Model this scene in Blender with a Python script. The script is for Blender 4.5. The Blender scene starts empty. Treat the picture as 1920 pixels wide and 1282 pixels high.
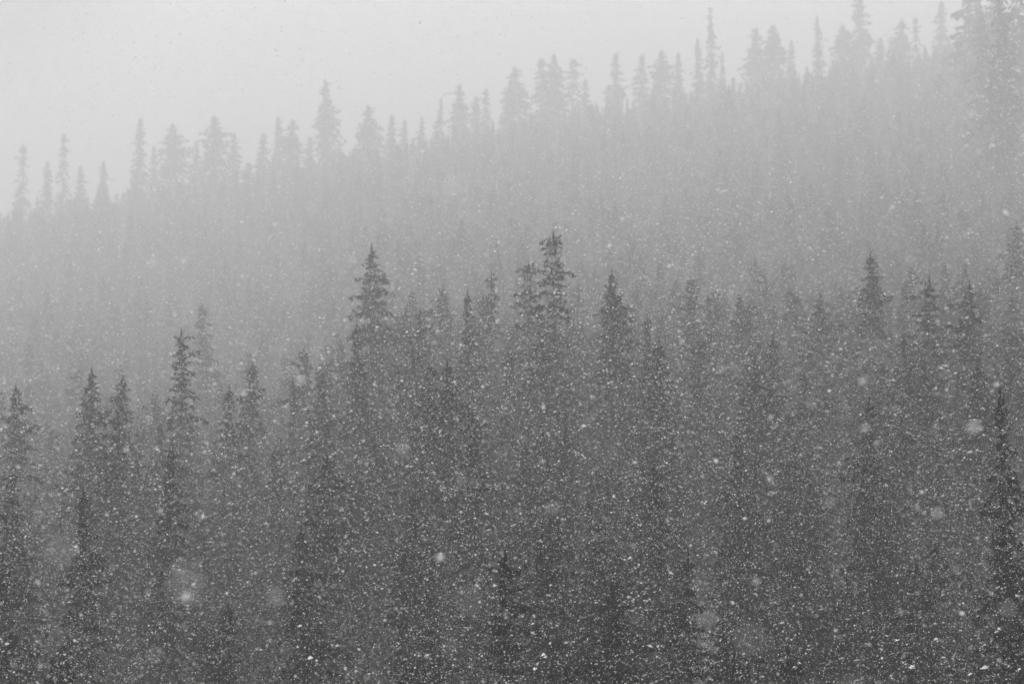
import bpy, math, random
import numpy as np
from mathutils import Vector

random.seed(7)
rng = np.random.default_rng(11)
sc = bpy.context.scene
COL = sc.collection

# ------------------------------------------------------------------ camera
PITCH = 0.105                                  # looks gently uphill across the valley
cam_data = bpy.data.cameras.new("camera")
cam_data.lens = 100.0
cam_data.sensor_width = 36.0
cam_data.clip_start = 0.05
cam_data.clip_end = 5000.0
cam_data.dof.use_dof = True
cam_data.dof.focus_distance = 49.0
cam_data.dof.aperture_fstop = 2.6
cam = bpy.data.objects.new("camera", cam_data)
COL.objects.link(cam)
cam.location = (0.0, 0.0, 0.0)
cam.rotation_euler = (math.pi / 2 + PITCH, 0.0, 0.0)
sc.camera = cam

# ------------------------------------------------------------------ sky
SUN_EL, SUN_AZ = math.radians(52), math.radians(-35)
world = bpy.data.worlds.new("World")
sc.world = world
world.use_nodes = True
nt = world.node_tree
for n in list(nt.nodes):
    nt.nodes.remove(n)
N, L = nt.nodes.new, nt.links.new
out = N("ShaderNodeOutputWorld")
sky = N("ShaderNodeTexSky")
sky.sky_type = 'NISHITA'
sky.sun_disc = False
sky.sun_elevation = SUN_EL
sky.sun_rotation = SUN_AZ
bw = N("ShaderNodeRGBToBW")                    # the photograph is black and white
L(sky.outputs[0], bw.inputs[0])
bg_sky = N("ShaderNodeBackground")
bg_sky.inputs['Strength'].default_value = 0.05
L(bw.outputs[0], bg_sky.inputs['Color'])
# unbroken snow cloud: brightest overhead, dimmer to the horizon, softly mottled
tc = N("ShaderNodeTexCoord")
sep = N("ShaderNodeSeparateXYZ")
L(tc.outputs['Generated'], sep.inputs[0])
ramp = N("ShaderNodeValToRGB")
ramp.color_ramp.interpolation = 'EASE'
e = ramp.color_ramp.elements
SKY_HOR, SKY_TOP = 0.38, 1.55
e[0].position = 0.0; e[0].color = (SKY_HOR,) * 3 + (1,)
e[1].position = 1.0; e[1].color = (SKY_TOP,) * 3 + (1,)
m0 = e.new(0.12); m0.color = (0.40,) * 3 + (1,)
m1 = e.new(0.30); m1.color = (1.3,) * 3 + (1,)
L(sep.outputs['Z'], ramp.inputs[0])
noise = N("ShaderNodeTexNoise")
noise.inputs['Scale'].default_value = 2.6
noise.inputs['Detail'].default_value = 2.0
L(tc.outputs['Generated'], noise.inputs['Vector'])
nr = N("ShaderNodeMapRange")
nr.inputs['From Min'].default_value = 0.35; nr.inputs['From Max'].default_value = 0.65
nr.inputs['To Min'].default_value = 0.93; nr.inputs['To Max'].default_value = 1.05
L(noise.outputs['Fac'], nr.inputs['Value'])
# vignette-like darkening painted into the sky high on the left
dist = N("ShaderNodeVectorMath"); dist.operation = 'DISTANCE'
L(tc.outputs['Generated'], dist.inputs[0])
dist.inputs[1].default_value = Vector((-0.24, 1.0, 0.285)).normalized()
br = N("ShaderNodeMapRange"); br.interpolation_type = 'SMOOTHSTEP'
br.inputs['From Min'].default_value = 0.06; br.inputs['From Max'].default_value = 0.135
br.inputs['To Min'].default_value = 0.02; br.inputs['To Max'].default_value = 1.0
L(dist.outputs['Value'], br.inputs['Value'])
mu1 = N("ShaderNodeMath"); mu1.operation = 'MULTIPLY'
L(nr.outputs[0], mu1.inputs[0]); L(br.outputs[0], mu1.inputs[1])
bg_cloud = N("ShaderNodeBackground")
L(ramp.outputs[0], bg_cloud.inputs['Color'])
L(mu1.outputs[0], bg_cloud.inputs['Strength'])
add = N("ShaderNodeAddShader")
L(bg_sky.outputs[0], add.inputs[0]); L(bg_cloud.outputs[0], add.inputs[1])
L(add.outputs[0], out.inputs['Surface'])

# ------------------------------------------------------------------ sun behind the overcast
sun_data = bpy.data.lights.new("sun", 'SUN')
sun_data.energy = 0.6
sun_data.angle = math.radians(60)
sun_data.color = (1, 1, 1)
sun = bpy.data.objects.new("sun", sun_data)
COL.objects.link(sun)
sun.rotation_euler = (math.pi / 2 - SUN_EL, 0, math.pi - SUN_AZ)

sc.view_settings.view_transform = 'Standard'
sc.view_settings.look = 'None'
sc.view_settings.exposure = -0.19
sc.view_settings.gamma = 1.0
sc.view_settings.use_curve_mapping = False
sc.render.engine = 'CYCLES'
cy = sc.cycles
cy.use_denoising = True
cy.denoiser = 'OPENIMAGEDENOISE'
cy.denoising_input_passes = 'RGB_ALBEDO_NORMAL'
cy.denoising_prefilter = 'ACCURATE'
cy.max_bounces = 10
cy.diffuse_bounces = 3
cy.glossy_bounces = 1
cy.transmission_bounces = 2
cy.volume_bounces = 5
cy.sample_clamp_indirect = 4.0
cy.use_adaptive_sampling = False

HAZE_DENSITY = 0.00119

# ------------------------------------------------------------------ materials
def material(name, lo, hi, scale, rough=0.9, translucent=0.0, detail=4.0, spec=0.2):
    m = bpy.data.materials.new(name)
    m.use_nodes = True
    t = m.node_tree
    for n in list(t.nodes):
        t.nodes.remove(n)
    o = t.nodes.new("ShaderNodeOutputMaterial")
    b = t.nodes.new("ShaderNodeBsdfPrincipled")
    b.inputs['Roughness'].default_value = rough
    b.inputs['Specular IOR Level'].default_value = spec
    c = t.nodes.new("ShaderNodeTexCoord")
    nz = t.nodes.new("ShaderNodeTexNoise")
    nz.inputs['Scale'].default_value = scale
    nz.inputs['Detail'].default_value = detail
    t.links.new(c.outputs['Object'], nz.inputs['Vector'])
    r = t.nodes.new("ShaderNodeValToRGB")
    r.color_ramp.elements[0].position = 0.38; r.color_ramp.elements[0].color = (lo, lo, lo, 1)
    r.color_ramp.elements[1].position = 0.64; r.color_ramp.elements[1].color = (hi, hi, hi, 1)
    t.links.new(nz.outputs['Fac'], r.inputs[0])
    t.links.new(r.outputs[0], b.inputs['Base Color'])
    if translucent > 0:
        tr = t.nodes.new("ShaderNodeBsdfTranslucent")
        t.links.new(r.outputs[0], tr.inputs['Color'])
        mx = t.nodes.new("ShaderNodeMixShader")
        mx.inputs[0].default_value = translucent
        t.links.new(b.outputs[0], mx.inputs[1]); t.links.new(tr.outputs[0], mx.inputs[2])
        t.links.new(mx.outputs[0], o.inputs['Surface'])
    else:
        t.links.new(b.outputs[0], o.inputs['Surface'])
    return m

M_NEEDLE = material("spruce_needles", 0.005, 0.024, 1.7, rough=0.8)
M_BARK = material("spruce_bark", 0.03, 0.09, 6.0)
M_SNOW = material("settled_snow", 0.55, 0.85, 2.0, rough=0.7)
M_FLAKE = material("snow_flake", 0.94, 0.97, 3.0, rough=0.9, translucent=0.55, spec=0.1)
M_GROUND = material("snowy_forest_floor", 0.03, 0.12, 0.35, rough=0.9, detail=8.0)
# unseen pale field added to bounce light up at the flakes; litter under trees
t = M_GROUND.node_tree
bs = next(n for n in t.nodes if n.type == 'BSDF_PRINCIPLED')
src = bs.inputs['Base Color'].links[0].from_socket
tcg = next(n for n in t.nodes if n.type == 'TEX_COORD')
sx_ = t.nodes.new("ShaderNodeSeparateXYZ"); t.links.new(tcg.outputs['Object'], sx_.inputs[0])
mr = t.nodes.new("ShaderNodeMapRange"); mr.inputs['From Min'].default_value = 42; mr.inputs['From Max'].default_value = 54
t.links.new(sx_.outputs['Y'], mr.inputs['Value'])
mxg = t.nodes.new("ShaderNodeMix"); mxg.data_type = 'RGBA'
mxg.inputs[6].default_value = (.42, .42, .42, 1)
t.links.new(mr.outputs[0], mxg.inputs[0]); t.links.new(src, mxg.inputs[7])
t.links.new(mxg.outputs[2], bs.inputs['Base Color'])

# ------------------------------------------------------------------ terrain shape
Y_KEYS = np.array([-140, 0, 35, 70, 120, 195, 310, 440, 640, 980, 1450, 1540, 1900], float)
Z_KEYS = np.array([6, -1.75, -15, -12, -5.0, 5.5, 16.5, 35, 70, 142.5, 243, 240, 190], float)
LATERAL = np.array([0, 0, 0, 0, .02, .04, .06, .08, .11, .15, .175, .16, .1], float)
LEFT = np.array([0, 0, 0, -1, -3.5, -5.2, -7, -11, -12, -9, 0, 0, 0], float)

def smooth_interp(y, ys, zs):
    # piecewise cubic with clamped, averaged slopes
    d = np.diff(zs) / np.diff(ys)
    m = np.concatenate([[d[0]], (d[:-1] + d[1:]) / 2, [d[-1]]])
    i = np.clip(np.searchsorted(ys, y) - 1, 0, len(ys) - 2)
    h = ys[i + 1] - ys[i]
    t = np.clip((y - ys[i]) / h, 0, 1)
    return ((2*t**3 - 3*t**2 + 1) * zs[i] + (t**3 - 2*t**2 + t) * h * m[i]
            + (-2*t**3 + 3*t**2) * zs[i+1] + (t**3 - t**2) * h * m[i+1])

def ground_z(x, y):
    x = np.asarray(x, float); y = np.asarray(y, float)
    xl = np.clip(x, -300, 300)
    z = smooth_interp(y, Y_KEYS, Z_KEYS)
    z = z + xl * np.interp(y, Y_KEYS, LATERAL)
    k = np.clip((-x / np.maximum(y, 60) - .04) / .045, 0, 1)
    k = k * k * (3 - 2 * k)
    z = z + k * np.interp(y, Y_KEYS, LEFT)
    z = z + 1.1 * np.sin(x * .071 + 1.3) * np.sin(y * .053 + .4) + .5 * np.sin(x * .19 + y * .13)
    return z

def new_mesh(name, verts, faces, mats, smooth=False, mat_index=None):
    me = bpy.data.meshes.new(name)
    me.from_pydata(verts.tolist() if hasattr(verts, 'tolist') else verts, [],
                   faces.tolist() if hasattr(faces, 'tolist') else faces)
    for m in mats:
        me.materials.append(m)
    if mat_index is not None:
        me.polygons.foreach_set("material_index", mat_index)
    if smooth:
        me.polygons.foreach_set("use_smooth", [True] * len(me.polygons))
    me.update()
    return me

def link(name, me, parent=None):
    o = bpy.data.objects.new(name, me)
    COL.objects.link(o)
    if parent is not None:
        o.parent = parent
    return o

xs = np.concatenate([np.linspace(-640, -330, 26), np.linspace(-320, 320, 190), np.linspace(330, 640, 26)])
ys = np.linspace(-138, 1898, 420)
X, Y = np.meshgrid(xs, ys)
Z = ground_z(X, Y) + .25 * np.sin(X * .9) * np.sin(Y * .8)
V = np.stack([X.ravel(), Y.ravel(), Z.ravel()], 1)
nx, ny = len(xs), len(ys)
ii = (np.arange(ny - 1)[:, None] * nx + np.arange(nx - 1)[None, :]).ravel()
F = np.stack([ii, ii + 1, ii + nx + 1, ii + nx], 1)
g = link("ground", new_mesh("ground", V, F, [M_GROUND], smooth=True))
g["kind"] = "structure"
g["label"] = "snow covered forest floor of the hillside under the trees"
ZMIN = float(Z.min())

# ------------------------------------------------------------------ conifer prototypes
def tri_soup(c, u, v, jitter, r):
    """one kite-shaped spray (2 triangles) per row: centre c, long axis u, width axis v"""
    n = len(c)
    a = c - u * .45
    b = c + v * (.5 + jitter * r.random((n, 1))) + u * .05
    d = c - v * (.5 + jitter * r.random((n, 1))) + u * .05
    t = c + u * .6
    P = np.stack([a, b, t, d], 1).reshape(-1, 3)
    i = np.arange(n) * 4
    f = np.concatenate([np.stack([i, i + 1, i + 2], 1), np.stack([i, i + 2, i + 3], 1)])
    return P, f

def trunk_mesh(H, base_r, r, bend=None, top_cut=1.0):
    k, seg = 7, 12
    zs = np.linspace(0, H * top_cut, seg)
    V, F = [], []
    wob = r.normal(0, .03, (seg, 2)).cumsum(0)
    for i, z in enumerate(zs):
        rad = max(.012, base_r * (1 - .985 * z / H))
        for j in range(k):
            a = 2 * math.pi * j / k
            V.append((wob[i, 0] + rad * math.cos(a), wob[i, 1] + rad * math.sin(a), z))
    for i in range(seg - 1):
        for j in range(k):
            F.append((i*k + j, i*k + (j+1) % k, (i+1)*k + (j+1) % k, (i+1)*k + j))
    tip = len(V)
    V.append((wob[-1, 0], wob[-1, 1], H * top_cut + .15))
    for j in range(k):
        F.append(((seg-1)*k + j, (seg-1)*k + (j+1) % k, tip))
    if bend:                                    # broken leader arching over sideways
        pts = bend
        b0 = len(V)
        for q, (px, pz) in enumerate(pts):
            rad = .42 * (1 - .6 * q / len(pts))
            for j in range(5):
                a = 2 * math.pi * j / 5
                V.append((px, rad * math.cos(a), pz + rad * math.sin(a)))
        for q in range(len(pts) - 1):
            for j in range(5):
                F.append((b0+q*5+j, b0+q*5+(j+1) % 5, b0+(q+1)*5+(j+1) % 5, b0+(q+1)*5+j))
    return new_mesh("trunk", V, F, [M_BARK])

def conifer(kind, seed, detail):
    """H = 18 m conifer: returns (trunk, crown, snow) meshes. kind: spire, column, ragged, broad"""
    r = np.random.default_rng(seed)
    H = 18.0
    R = {'spire': 2.0, 'column': 1.45, 'ragged': 1.55, 'broad': 2.7}[kind]
    t0 = {'spire': .0, 'column': .0, 'ragged': .0, 'broad': .0}[kind]
    low = {'spire': .06, 'column': .08, 'ragged': .18, 'broad': .06}[kind]
    z = H * .992
    B = []                                     # boughs: z, az, length, up, droop
    gap = 1.0
    lean_a = r.random() * 6.28
    while z > H * low:
        t = 1 - z / H
        if kind == 'column':
            prof = min(1.0, .14 + 2.6 * t) * (1 - .15 * t) + .15 * t
        elif kind == 'ragged':
            prof = .18 + .95 * t ** .6
        elif kind == 'broad':
            prof = .05 + 1.0 * t ** .72
        else:
            prof = .07 + .97 * t ** .68
        gap = .85 * gap + .15 * (1 + r.normal(0, 1.4 if kind == 'ragged' else .6))
        prof *= float(np.clip(.9 + .25 * r.normal() + .2 * (gap - 1), .45, 1.35))
        nb = 4 if t < .12 else (5 if t < .4 else 6)
        if kind == 'ragged' and r.random() < .28:
            nb = 2
        az0 = r.random() * 6.28
        for j in range(nb):
            l = R * prof * float(np.clip(r.normal(1, .26), .35, 1.6))
            l *= 1 + .22 * math.cos(az0 + j * 6.28 / nb - lean_a)
            up = .75 - 2.2 * t if t < .35 else -.05
            B.append((z + r.normal(0, .06), az0 + j * 6.28 / nb + r.normal(0, .25), max(.18, l),
                      up + r.normal(0, .12), .32 + .25 * r.random()))
        z -= (.17 + .36 * min(1, t * 2.2)) * r.uniform(.75, 1.25) * (1.25 if kind == 'ragged' else 1)
    B = np.array(B)
    ns = {'near': 30, 'mid': 16, 'far': 8}[detail]
    size = {'near': .155, 'mid': .225, 'far': .40}[detail]
    nB = len(B)
    s = (np.arange(ns) + r.random((nB, ns))) / ns
    s = .08 + .95 * s
    z0, az, ln, up, dr = [B[:, i:i+1] for i in range(5)]
    side = r.choice([-1, 0, 1], (nB, ns), p=[.42, .16, .42])
    w = side * ln * .28 * (1.12 - s) * r.uniform(.3, 1.2, (nB, ns))
    rad = ln * s
    cx = np.cos(az) * rad - np.sin(az) * w
    cyy = np.sin(az) * rad + np.cos(az) * w
    cz = z0 + ln * (up * s - dr * s * s) - abs(w) * .25 + r.normal(0, .05, (nB, ns))
    c = np.stack([cx, cyy, cz], 2).reshape(-1, 3)
    n = len(c)
    azr = np.broadcast_to(az, (nB, ns)).reshape(-1) + side.reshape(-1) * .8 + r.normal(0, .35, n)
    sz = size * r.uniform(.6, 1.35, n) * np.clip(np.broadcast_to(ln, (nB, ns)).reshape(-1) / 1.1, .42, 1.25)
    tilt = r.normal(-.35, .35, n)
    u = np.stack([np.cos(azr) * np.cos(tilt), np.sin(azr) * np.cos(tilt), np.sin(tilt)], 1) * (sz * 1.5)[:, None]
    vv = np.stack([-np.sin(azr), np.cos(azr), r.normal(0, .7, n)], 1)
    vv /= np.linalg.norm(vv, axis=1)[:, None]
    vv *= (sz * .62)[:, None]
    P1, f1 = tri_soup(c, u, vv, .3, r)
    # drooping under-sprays give the crown body seen edge-on
    k = r.random(n) < .55
    u2 = np.stack([r.normal(0, .35, n), r.normal(0, .35, n), -np.ones(n)], 1) * (sz * 1.15)[:, None]
    v2 = np.stack([-np.sin(azr + 1.2), np.cos(azr + 1.2), np.zeros(n)], 1) * (sz * .6)[:, None]
    P2, f2 = tri_soup((c + u2 * .35)[k], u2[k], v2[k], .3, r)
    # the leader
    lead = np.array([[0, 0, H + .05]]); P3, f3 = tri_soup(lead, np.array([[0, 0, .9]]), np.array([[.12, 0, 0]]), .1, r)
    P4, f4 = tri_soup(lead, np.array([[0, 0, .9]]), np.array([[0, .12, 0]]), .1, r)
    V = np.concatenate([P1, P2, P3, P4])
    o1 = len(P1); o2 = o1 + len(P2); o3 = o2 + len(P3)
    F = np.concatenate([f1, f2 + o1, f3 + o2, f4 + o3])
    crown = new_mesh("crown", V, F, [M_NEEDLE])
    # snow lodged on the boughs: low lumps along the upper side
    sb = r.random(nB) < .85
    pick = (r.random((nB, ns)) < {'near': .08, 'mid': .12, 'far': .16}[detail]) & sb[:, None] & (s > .25)
    pk = pick.reshape(-1)
    sc_ = c[pk] + np.array([0, 0, .06])
    m = len(sc_)
    ss = sz[pk] * r.uniform(.35, .9, m)
    a2 = azr[pk]
    du = np.stack([np.cos(a2), np.sin(a2), tilt[pk] * .5], 1) * (ss * .65)[:, None]
    dv = np.stack([-np.sin(a2), np.cos(a2), r.normal(0, .15, m)], 1) * (ss * .42)[:, None]
    topv = sc_ + np.array([0, 0, 1]) * (ss * .45)[:, None]
    PV = np.stack([sc_ - du, sc_ - dv, sc_ + du, sc_ + dv, topv], 1).reshape(-1, 3)
    i = np.arange(m) * 5
    FS = np.concatenate([np.stack([i, i+1, i+4], 1), np.stack([i+1, i+2, i+4], 1),
                         np.stack([i+2, i+3, i+4], 1), np.stack([i+3, i, i+4], 1)])
    snow = new_mesh("snow_load", PV, FS, [M_SNOW], smooth=True)
    return trunk_mesh(H, .21, r), crown, snow

KINDS = ['spire', 'column', 'ragged', 'broad']
PROTO = {}
for det in ('near', 'mid', 'far'):
    for ki, kd in enumerate(KINDS):
        for v in range(2 if det != 'near' else 3):
            PROTO[(det, kd, v)] = conifer(kd, 100 + ki * 10 + v + {'near': 0, 'mid': 1000, 'far': 2000}[det], det)

def place_tree(x, y, height, width, det, kind, variant, rz, label, group, lean=(0, 0), z=None):
    tr, cr, sn = PROTO[(det, kind, variant)]
    root = bpy.data.objects.new("conifer_tree", None)
    COL.objects.link(root)
    gz = float(ground_z(x, y)) if z is None else z
    root.location = (x, y, gz - .25)
    root.rotation_euler = (lean[0], lean[1], rz)
    root.scale = (width, width, height / 18.0)
    root.empty_display_size = .5
    root["label"] = label
    root["category"] = "tree"
    if group:
        root["group"] = group
    link("trunk", tr, root)
    link("crown", cr, root)
    link("snow_load", sn, root)["kind"] = "stuff"
    return root

FOC = 100.0 / 36.0 * 1920
def ground_x(px, dist):
    """lateral position at which something dist metres off stands in the column px of the 1920 px photograph"""
    return (px - 960) / FOC * dist
def height_for(px, top_px, dist):
    ang = math.atan((641 - top_px) / FOC) + PITCH
    x = ground_x(px, dist)
    return max(5.0, math.tan(ang) * dist - float(ground_z(x, dist)) + .25), x

occupied = []
def hero(px, top, dist, wpx, kind, label, group, det=None):
    h, x = height_for(px, top, dist)
    R = {'spire': 2.0, 'column': 1.45, 'ragged': 1.55, 'broad': 2.7}[kind]
    det = det or ('far' if dist > 400 else 'mid' if dist > 130 else 'near')
    w = (wpx / FOC * dist / 2) / R
    occupied.append((x, dist))
    return place_tree(x, dist, h, w, det, kind, random.randrange(2), random.random() * 6.28, label, group,
                      (random.gauss(0, .012), random.gauss(0, .012)))

# ------------------------------------------------------------------ trees along the ridge
RIDGE = "trees standing along the misty ridge"
ridge = [
 (30, 272, 34, 'ragged', "faint pointed conifer at the left end of the misty ridge"),
 (78, 304, 40, 'spire', "pale low conifer between the two thin ones at the ridge's left end"),
 (108, 252, 30, 'ragged', "thin faint spire, second tall conifer from the ridge's left end"),
 (140, 312, 40, 'spire', "small blurred conifer just right of the thin left spire"),
 (185, 303, 38, 'spire', "short pale conifer left of the wide open gap on the ridge"),
 (251, 224, 46, 'spire', "slim pointed conifer right of the wide gap on the left ridge"),
 (278, 275, 34, 'spire', "low conifer tucked between two taller ones on the left ridge"),
 (313, 235, 58, 'column', "round topped conifer with a side branch sticking out right"),
 (361, 265, 34, 'spire', "small conifer just left of the dense dark topped one"),
 (395, 220, 52, 'column', "dense conifer with bluntly pointed crown on the left ridge"),
 (432, 252, 40, 'ragged', "pale snow flecked conifer right of the dense blunt one"),
 (487, 250, 44, 'spire', "low conifer leading a close trio on the ridge"),
 (512, 220, 40, 'spire', "pointed conifer in the middle of a close trio"),
 (541, 226, 44, 'column', "right hand conifer of the close trio left of the tall column"),
 (577, 258, 40, 'spire', "low conifer at the foot of the tall column shaped one"),
 (608, 152, 40, 'column', "tallest column shaped conifer standing high above its neighbours"),
 (687, 200, 44, 'column', "rounded conifer alone right of the tall column shaped one"),
 (730, 216, 36, 'spire', "low conifer right of the lone rounded one"),
 (757, 226, 36, 'spire', "small blurred conifer in the dip before the broken top"),
 (788, 220, 26, 'ragged', "very thin short conifer left of the broken topped tree"),
 (860, 160, 34, 'column', "narrow conifer touched by its neighbour's bent broken top"),
 (893, 182, 46, 'spire', "low conifer right of the broken topped pair"),
 (913, 168, 30, 'ragged', "faint thin conifer before the twin peaks on the ridge"),
 (952, 150, 36, 'spire', "left peak of the twin conifers at the ridge centre"),
 (967, 128, 48, 'column', "taller right peak of the twin conifers at the ridge centre"),
 (1014, 112, 46, 'ragged', "open branched conifer with leaning blunt head mid ridge"),
 (1043, 104, 42, 'column', "pale conifer behind, between two open branched ones"),
 (1074, 112, 46, 'ragged', "open branched conifer with flat crown left of the bright gap"),
 (1100, 150, 36, 'spire', "short conifer closing the group before the bright gap"),
 (1160, 102, 46, 'spire', "conifer leaning right with long sloping left side"),
 (1143, 160, 36, 'spire', "lower conifer on the sloping side of the leaning one"),
 (1208, 104, 44, 'ragged', "faint conifer right of the leaning one"),
 (1245, 98, 46, 'column', "low blunt conifer in the even stretch of ridge"),
 (1275, 100, 36, 'spire', "small conifer at the right of the even stretch of ridge"),
 (1316, 74, 34, 'spire', "short conifer at the left foot of the thin tall spire"),
 (1338, 14, 30, 'ragged', "thin straggly tall spire with gaps near the ridge's right"),
 (1362, 98, 22, 'spire', "tiny pointed conifer right of the straggly spire"),
 (1424, 54, 44, 'column', "blunt conifer first of a pair right of the open gap"),
 (1463, 50, 46, 'column', "rounded dense conifer second of a pair on the right ridge"),
 (1490, 78, 32, 'spire', "short conifer leaning on the rounded dense one"),
 (1546, 32, 34, 'spire', "slender dark spire alone on the right ridge"),
 (1590, 50, 50, 'column', "low blunt conifer at the left foot of the biggest ridge tree"),
 (1624, -14, 66, 'spire', "biggest ridge conifer, its tip touching the top of the picture"),
 (1664, 72, 46, 'spire', "short conifer at the right foot of the biggest ridge tree"),
 (1703, 38, 42, 'column', "pale conifer midway between the two tall right spires"),
 (1730, 34, 24, 'ragged', "very thin pale conifer beside the midway one"),
 (1776, 4, 50, 'spire', "sharp dark pointed conifer before the dense right end"),
 (1812, 60, 40, 'spire', "low conifer joining the sharp one to the dense right end"),
 (1846, -50, 60, 'column', "tall conifer cut off by the picture's top at right"),
 (1880, -70, 66, 'broad', "broad tall conifer second from the picture's right edge"),
 (1862, 30, 80, 'spire', "hazy tall conifer filling the gap left of the broad second one"),
 (1898, -20, 90, 'broad', "nearer darker conifer between the last two at the right edge"),
 (1918, -90, 90, 'broad', "broad dark conifer at the right edge of the ridge"),
]
for px, top, w, kd, lab in ridge:
    d = 1446 + random.uniform(-40, 8)
    if px > 1835:
        d = {1846: 1050, 1862: 860, 1880: 980, 1898: 740, 1918: 860}[px]
        w *= 1.15
    hero(px, top, d, w * 1.12, kd, lab, RIDGE)

# the broken topped tree
h, x = height_for(825, 186, 1442)
r_ = np.random.default_rng(5)
bt = bpy.data.objects.new("broken_conifer", None); COL.objects.link(bt)
bt.location = (x, 1442, float(ground_z(x, 1442)) - .25)
bt["label"] = "conifer whose broken top arches over sideways to its neighbour"
bt["category"] = "tree"; bt["group"] = RIDGE
sx = 1.0
arch = [(0.0, h - .5), (.7, h + 1.6), (2.3, h + 2.8), (4.6, h + 3.0), (6.8, h + 2.6), (8.4, h + 2.3)]
link("trunk", trunk_mesh(h, .35, r_, bend=arch), bt)
cr = link("crown", PROTO[('far', 'ragged', 1)][1], bt); cr.scale = (2.7, 2.7, h / 18)
cr = link("snow_load", PROTO[('far', 'ragged', 1)][2], bt); cr.scale = (2.7, 2.7, h / 18)
tw_r = np.random.default_rng(9)
ap = np.array([(a + tw_r.normal(0, .1), tw_r.normal(0, .12), b + tw_r.normal(-.12, .12)) for a, b in arch for _ in range(9)])
P, f = tri_soup(ap, tw_r.normal(0, .3, (len(ap), 3)), tw_r.normal(0, .14, (len(ap), 3)), .3, tw_r)
link("twigs", new_mesh("twigs", P, f, [M_NEEDLE]), bt)
occupied.append((x, 1442))

# ------------------------------------------------------------------ trees of the nearer spur
MIDG = "nearer conifers rising from the spur in mid slope"
mid = [
 (28, 732, 190, 72, 'spire', "dark spruce at the left edge, left of the pale hollow"),
 (160, 700, 186, 78, 'broad', "blunt dark spruce just right of the pale hollow"),
 (226, 716, 192, 70, 'spire', "soft spruce between the blunt one and the tall thin spire"),
 (330, 632, 188, 58, 'ragged', "tall thin spruce alone above the left part of the spur"),
 (380, 575, 440, 40, 'ragged', "very faint slim spruce behind the tall thin left one"),
 (432, 735, 184, 70, 'spire', "dark low spruce left of the thin snowy stem"),
 (464, 690, 196, 40, 'ragged', "thin ragged spruce rising behind the dark low one"),
 (546, 712, 205, 26, 'ragged', "narrow pole like spruce in the pale dip left of centre"),
 (607, 712, 176, 76, 'spire', "dark spruce at the right side of the pale dip"),
 (665, 618, 184, 60, 'spire', "spruce below left of the faint tall round headed one"),
 (706, 472, 250, 52, 'column', "faint tall round headed spruce left of centre"),
 (790, 590, 200, 74, 'broad', "broad faint spruce between round headed and forked ones"),
 (872, 556, 190, 60, 'spire', "ragged pointed spruce left of the central pair"),
 (922, 520, 236, 34, 'ragged', "faint thin spruce behind, left of the centre spire"),
 (990, 500, 214, 44, 'ragged', "blurred spruce close left of the tallest centre spire"),
 (1049, 446, 196, 58, 'ragged', "tallest dark ragged spire at the picture's centre"),
 (1010, 590, 184, 70, 'spire', "lower spruce at the left foot of the centre spire"),
 (1142, 520, 186, 66, 'spire', "sharp dark spruce right of the tallest centre spire"),
 (1165, 568, 182, 52, 'ragged', "shorter spruce leaning on the sharp dark one"),
 (1212, 600, 190, 64, 'spire', "soft spruce sloping down right from the sharp dark one"),
 (1305, 640, 180, 80, 'broad', "broad dim spruce right of centre below the pale slope"),
 (1330, 560, 236, 44, 'spire', "very pale spruce hazy behind the broad dim one"),
 (1395, 560, 232, 56, 'spire', "pale spruce between centre and right groups"),
 (1452, 640, 180, 78, 'spire', "dim spruce standing between the broad dim one and the tall soft one at right"),
 (1540, 560, 226, 58, 'column', "pale blunt spruce left of the tall right pair"),
 (1640, 486, 202, 66, 'spire', "tall soft spruce first of the right pair"),
 (1750, 530, 190, 70, 'ragged', "tall ragged spruce second of the right pair"),
 (1828, 540, 186, 74, 'spire', "dark spruce near the right edge above the darkest one"),
 (1700, 640, 170, 80, 'spire', "lower dark spruce between the tall right pair"),
 (1900, 560, 196, 80, 'broad', "hazy broad spruce cut by the right edge of the picture"),
 (1900, 744, 80, 90, 'spire', "darkest sharp spruce at the right edge"),
 (1612, 760, 108, 96, 'spire', "dark spruce under the tall soft one at right"),
 (1390, 830, 104, 96, 'spire', "dark narrow spruce below right of centre"),
 (1230, 880, 98, 96, 'spire', "dark spruce below the sharp one right of centre"),
 (850, 690, 134, 84, 'spire', "dark spruce under the ragged pointed one left of centre"),
 (760, 930, 102, 100, 'spire', "dark shaded spruce low left of centre"),
 (610, 870, 112, 96, 'ragged', "dark ragged spruce below the pale dip"),
 (570, 1010, 92, 150, 'spire', "darkest spruce along the lower edge left of centre"),
 (320, 850, 118, 96, 'spire', "spruce below the tall thin left one, dark at heart"),
 (150, 930, 96, 100, 'spire', "dark spruce low at left above the corner"),
 (10, 1060, 84, 170, 'broad', "broad darkest spruce in the lower left corner"),
 (1020, 1010, 88, 110, 'spire', "dark pointed spruce low in the centre"),
 (1900, 1010, 74, 230, 'broad', "broad black spruce in the lower right corner"),
 (1640, 1010, 96, 150, 'spire', "dark spruce left of the black lower right corner"),
]
for px, top, d, w, kd, lab in mid:
    hero(px, top, d, w * (2.0 if d > 125 else 1.75), kd, lab, MIDG)

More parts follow.
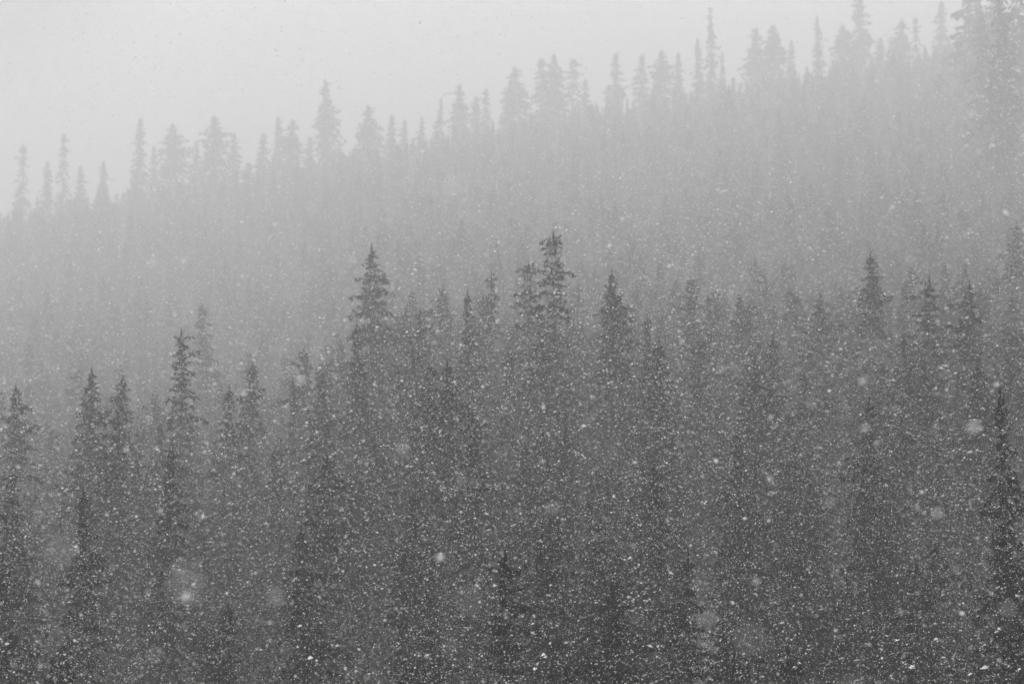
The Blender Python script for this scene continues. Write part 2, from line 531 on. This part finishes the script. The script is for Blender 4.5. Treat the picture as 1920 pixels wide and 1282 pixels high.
# ------------------------------------------------------------------ the rest of the forest
def skyline_limit(px):
    return 388 - .178 * px                     # tops of the ordinary ridge trees (photo pixels)
cells = []
occ = np.array(occupied)
y = 62.0
while y < 1520:
    step = 5.0 if y < 150 else 5.0 if y < 220 else 5.4 if y < 400 else 7.4 if y < 760 else 9.6 if y < 1100 else 11.5
    half = .2 * y + 16
    x = -half
    while x < half:
        xx = x + random.uniform(-.42, .42) * step
        yy = y + random.uniform(-.42, .42) * step
        x += step
        clump = math.sin(xx * .31 + 1.7 * math.sin(yy * .11)) * math.sin(yy * .17 + xx * .09 + .8)
        px_ = 960 + xx / yy * FOC
        if random.random() < (.04 if px_ > 1280 and yy < 200 else .05 if yy > 400 else (.14 if yy < 112 else .12) - .30 * clump - .55 * float(np.clip(xx / yy, -.2, .2))):
            continue
        if (np.hypot(occ[:, 0] - xx, occ[:, 1] - yy) < 1.7).any():
            continue
        cells.append((xx, yy))
    y += step
fill = []
for xx, yy in cells:
    gz = float(ground_z(xx, yy))
    px = 960 + xx / yy * FOC
    base = random.gauss(13.5, 2.4 if yy > 200 else 3.6)
    if random.random() < .06:
        base += random.uniform(2, 4)
    if yy > 1000:
        # keep the ridge's skyline: ordinary trees stay below the named ones
        lim = math.tan(math.atan((641 - skyline_limit(px)) / FOC) + PITCH) * yy - gz
        base = min(base * 1.15, lim + random.uniform(-5, .8))
    if 140 < yy < 262:
        topline = np.interp(px, [0, 60, 95, 140, 250, 400, 500, 560, 640, 700, 870, 1050, 1200, 1400, 1700, 1920],
                            [820, 860, 900, 820, 790, 810, 820, 820, 765, 700, 670, 640, 650, 660, 640, 620])
        lim = math.tan(math.atan((641 - topline) / FOC) + PITCH) * yy - gz
        base = min(base, lim + random.uniform(-7, .6))
    if 262 <= yy: base *= 1.12
    if yy <= 140:
        topline = float(np.interp(yy, [54, 100, 140], [1200, 940, 790])) + float(np.interp(px, [500, 900], [130, 0]))
        lim = math.tan(math.atan((641 - topline) / FOC) + PITCH) * yy - gz
        base = min(base, lim + random.choice([random.uniform(-6, 0), random.uniform(-2, 3.2 if yy > 92 else 1.0)]))
    if base < 4.5:
        if base < 1.5: continue
        base = 4.5 if random.random() < .5 else 3.5
    kind = random.choices(KINDS, [5, 2, 1.6, 2])[0]
    fill.append([xx, yy, gz, base, (random.uniform(.95, 1.5) if yy > 210 else random.uniform(.7, 1.12)) * (.66 + .38 * base / 15), kind])

in_view = [f for f in fill if abs(f[0] / f[1]) * FOC < 985
           and 641 - math.tan(math.atan2(f[2] + f[3], f[1]) - PITCH) * FOC < 1282]
in_view.sort(key=lambda f: f[1])
N_ONE = 296 - len(occupied)
single = in_view[:N_ONE]
ids = {id(f) for f in single}
for f in single:
    xx, yy, gz, hh, ww, kd = f
    det = 'near' if yy < 130 else 'mid'
    if yy < 100:
        lab, grp = "dark snow dusted spruce in the nearest rows along the bottom", "spruces in the nearest rows"
    else:
        lab, grp = "snow dusted spruce in the packed lower slope behind the nearest rows", "spruces packed on the lower slope"
    place_tree(xx, yy, hh, ww, det, kd, random.randrange(3 if det == 'near' else 2), random.random() * 6.28,
               lab, grp, (random.gauss(0, .02), random.gauss(0, .02)), z=gz)
rest = [f for f in fill if id(f) not in ids]

# the remaining trees: one forest object that instances the same conifers on points
def joined(key):
    meshes = PROTO[key]
    V, F, MI, mats, off = [], [], [], [M_BARK, M_NEEDLE, M_SNOW], 0
    for mi, me in enumerate(meshes):
        co = np.empty(len(me.vertices) * 3); me.vertices.foreach_get("co", co)
        V.append(co.reshape(-1, 3))
        F += [tuple(v + off for v in p.vertices) for p in me.polygons]
        MI += [mi] * len(me.polygons)
        off += len(me.vertices)
    return bpy.data.objects.new("forest_tree_source", new_mesh("forest_tree_source", np.concatenate(V), F, mats, mat_index=MI))

def instancer(name, pts, rots, scales, idx, sources):
    me = bpy.data.meshes.new(name)
    me.vertices.add(len(pts))
    me.vertices.foreach_set("co", np.asarray(pts, float).ravel())
    for an, arr in (("rot", rots), ("scl", scales)):
        a = me.attributes.new(an, 'FLOAT_VECTOR', 'POINT')
        a.data.foreach_set("vector", np.asarray(arr, float).ravel())
    a = me.attributes.new("kind_index", 'INT', 'POINT')
    a.data.foreach_set("value", np.asarray(idx, int).astype(np.int32))
    me.update()
    ob = link(name, me)
    ng = bpy.data.node_groups.new(name + "_nodes", 'GeometryNodeTree')
    ng.interface.new_socket("Geometry", in_out='INPUT', socket_type='NodeSocketGeometry')
    ng.interface.new_socket("Geometry", in_out='OUTPUT', socket_type='NodeSocketGeometry')
    gi = ng.nodes.new("NodeGroupInput"); go = ng.nodes.new("NodeGroupOutput")
    join = ng.nodes.new("GeometryNodeJoinGeometry")
    def attr(n, t):
        a = ng.nodes.new("GeometryNodeInputNamedAttribute"); a.data_type = t
        a.inputs['Name'].default_value = n
        return a.outputs[0]
    rot, scl, kix = attr("rot", 'FLOAT_VECTOR'), attr("scl", 'FLOAT_VECTOR'), attr("kind_index", 'INT')
    e2r = ng.nodes.new("FunctionNodeEulerToRotation")
    ng.links.new(rot, e2r.inputs[0])
    for k, src in enumerate(sources):
        cmp_ = ng.nodes.new("FunctionNodeCompare"); cmp_.data_type = 'INT'; cmp_.operation = 'EQUAL'
        ai = [s for s in cmp_.inputs if s.type == 'INT']
        ng.links.new(kix, ai[0]); ai[1].default_value = k
        oi = ng.nodes.new("GeometryNodeObjectInfo"); oi.inputs['Object'].default_value = src
        oi.inputs['As Instance'].default_value = True
        iop = ng.nodes.new("GeometryNodeInstanceOnPoints")
        ng.links.new(gi.outputs[0], iop.inputs['Points'])
        ng.links.new(cmp_.outputs[0], iop.inputs['Selection'])
        ng.links.new(oi.outputs['Geometry'], iop.inputs['Instance'])
        ng.links.new(e2r.outputs[0], iop.inputs['Rotation'])
        ng.links.new(scl, iop.inputs['Scale'])
        ng.links.new(iop.outputs[0], join.inputs[0])
    ng.links.new(join.outputs[0], go.inputs[0])
    md = ob.modifiers.new("instances", 'NODES'); md.node_group = ng
    return ob

keys = [(d, k, v) for d in ('mid', 'far') for k in KINDS for v in range(2)]
srcs = [joined(k) for k in keys]
kidx = {k: i for i, k in enumerate(keys)}
pts = [(f[0], f[1], f[2] - .25) for f in rest]
rots = [(random.gauss(0, .02), random.gauss(0, .02), random.random() * 6.28) for f in rest]
scls = [(f[4], f[4], f[3] / 18) for f in rest]
idx = [kidx[('mid' if f[1] < 260 else 'far', f[5], random.randrange(2))] for f in rest]
fo = instancer("forest", pts, rots, scls, idx, srcs)
fo["kind"] = "stuff"; fo["category"] = "forest"
fo["label"] = "dense hazy conifer forest covering the whole slope up to the ridge"
print("fill", len(fill), "single", len(single), "rest", len(rest))

# ------------------------------------------------------------------ falling snow
def flake(name, seed):
    r = np.random.default_rng(seed)
    bm_v, bm_f = [], []
    t = (1 + 5 ** .5) / 2
    v = np.array([(-1,t,0),(1,t,0),(-1,-t,0),(1,-t,0),(0,-1,t),(0,1,t),(0,-1,-t),(0,1,-t),(t,0,-1),(t,0,1),(-t,0,-1),(-t,0,1)])
    v = v / np.linalg.norm(v[0]) * (.5 * r.uniform(.65, 1.25, (12, 1)))
    f = [(0,11,5),(0,5,1),(0,1,7),(0,7,10),(0,10,11),(1,5,9),(5,11,4),(11,10,2),(10,7,6),(7,1,8),
         (3,9,4),(3,4,2),(3,2,6),(3,6,8),(3,8,9),(4,9,5),(2,4,11),(6,2,10),(8,6,7),(9,8,1)]
    return bpy.data.objects.new(name, new_mesh(name, v, f, [M_FLAKE], smooth=True))

NF = 1700000
Y0, Y1 = 0.8, 110.0
# uniform per cubic metre inside a wedge somewhat wider than the view
yy = (rng.random(NF) * (Y1 + 3) ** 3) ** (1 / 3)
yy = np.where(yy < Y0, Y0 + rng.random(NF) * 10, yy)
NB = 260                                       # a gust of bigger flakes passing close by
yy[:NB] = rng.uniform(1.3, 6.0, NB)
half_x = 1.2 + .205 * yy
half_z = 1.0 + .145 * yy
fx = (rng.random(NF) * 2 - 1) * half_x
fz = (rng.random(NF) * 2 - 1) * half_z + math.tan(PITCH) * yy
# a second, farther curtain of heavier snow between the field and the wood
NC = 600000
yc = rng.uniform(58, 158, NC); keepc = rng.random(NC) < (yc / 158) ** 2
yc = yc[keepc]; NC = len(yc)
fx = np.concatenate([fx, (rng.random(NC) * 2 - 1) * (1.2 + .205 * yc)])
fz = np.concatenate([fz, (rng.random(NC) * 2 - 1) * (1.0 + .145 * yc) + math.tan(PITCH) * yc])
yy = np.concatenate([yy, yc]); NF = len(yy)
# drifting sheets: thicker and thinner veils of snow
veil = (np.sin(fx * .9 + 2.1 * np.sin(fz * .45 + yy * .08)) * np.sin(fz * .8 + yy * .21 + 1.0)
        + np.sin(fx * .33 - yy * .13) * np.sin(fz * .37 + .6 + fx * .2))
near = (yy > 1.2) & (yy < 4.5)
keep = (near | (rng.random(NF) < np.clip(.62 + .34 * veil, .10, 1)))
NC_KEPT = int(keep[-NC:].sum())
fx, yy, fz = fx[keep], yy[keep], fz[keep]
NF = len(fx)
size = np.clip(rng.lognormal(math.log(.0068), .52, NF), .003, .026)
size[-NC_KEPT:] *= 1.7
size = np.where((yy < 6.0) & (rng.random(NF) < .5), size * .95, size)
scl = np.stack([size * rng.uniform(.8, 1.1, NF), size * rng.uniform(.8, 1.1, NF), size * rng.uniform(1.0, 2.0, NF)], 1)
rot = np.stack([rng.normal(math.pi / 2, .5, NF), rng.normal(0, .4, NF), rng.normal(math.pi / 2, .6, NF)], 1)
fl = instancer("falling_snow", np.stack([fx, yy, fz], 1), rot, scl, rng.integers(0, 3, NF),
               [flake("snow_flake_source", s) for s in (1, 2, 3)])
fl["kind"] = "stuff"; fl["category"] = "falling snow"
fl["label"] = "countless white flakes of snow drifting through the air before the trees"

# ------------------------------------------------------------------ the air
zb, zt = ZMIN - 1.0, 372.0
x0, x1, y0, y1 = -642, 642, -140.5, 1900.5
hv = [(x0,y0,zb),(x1,y0,zb),(x1,y1,zb),(x0,y1,zb),(x0,y0,zt),(x1,y0,zt),(x1,y1,zt),(x0,y1,zt)]
hf = [(0,3,2,1),(4,5,6,7),(0,1,5,4),(1,2,6,5),(2,3,7,6),(3,0,4,7)]
M_HAZE = bpy.data.materials.new("snow_haze"); M_HAZE.use_nodes = True
t = M_HAZE.node_tree
for n in list(t.nodes): t.nodes.remove(n)
mo = t.nodes.new("ShaderNodeOutputMaterial"); pv = t.nodes.new("ShaderNodeVolumePrincipled")
pv.inputs['Color'].default_value = (.97, .97, .97, 1)
pv.inputs['Density'].default_value = HAZE_DENSITY
pv.inputs['Anisotropy'].default_value = 0.65
t.links.new(pv.outputs[0], mo.inputs['Volume'])
hz = link("haze", new_mesh("haze", hv, hf, [M_HAZE]))
hz["kind"] = "stuff"
hz["label"] = "pale snow haze filling the air over the whole valley"
hz.display_type = 'WIRE'
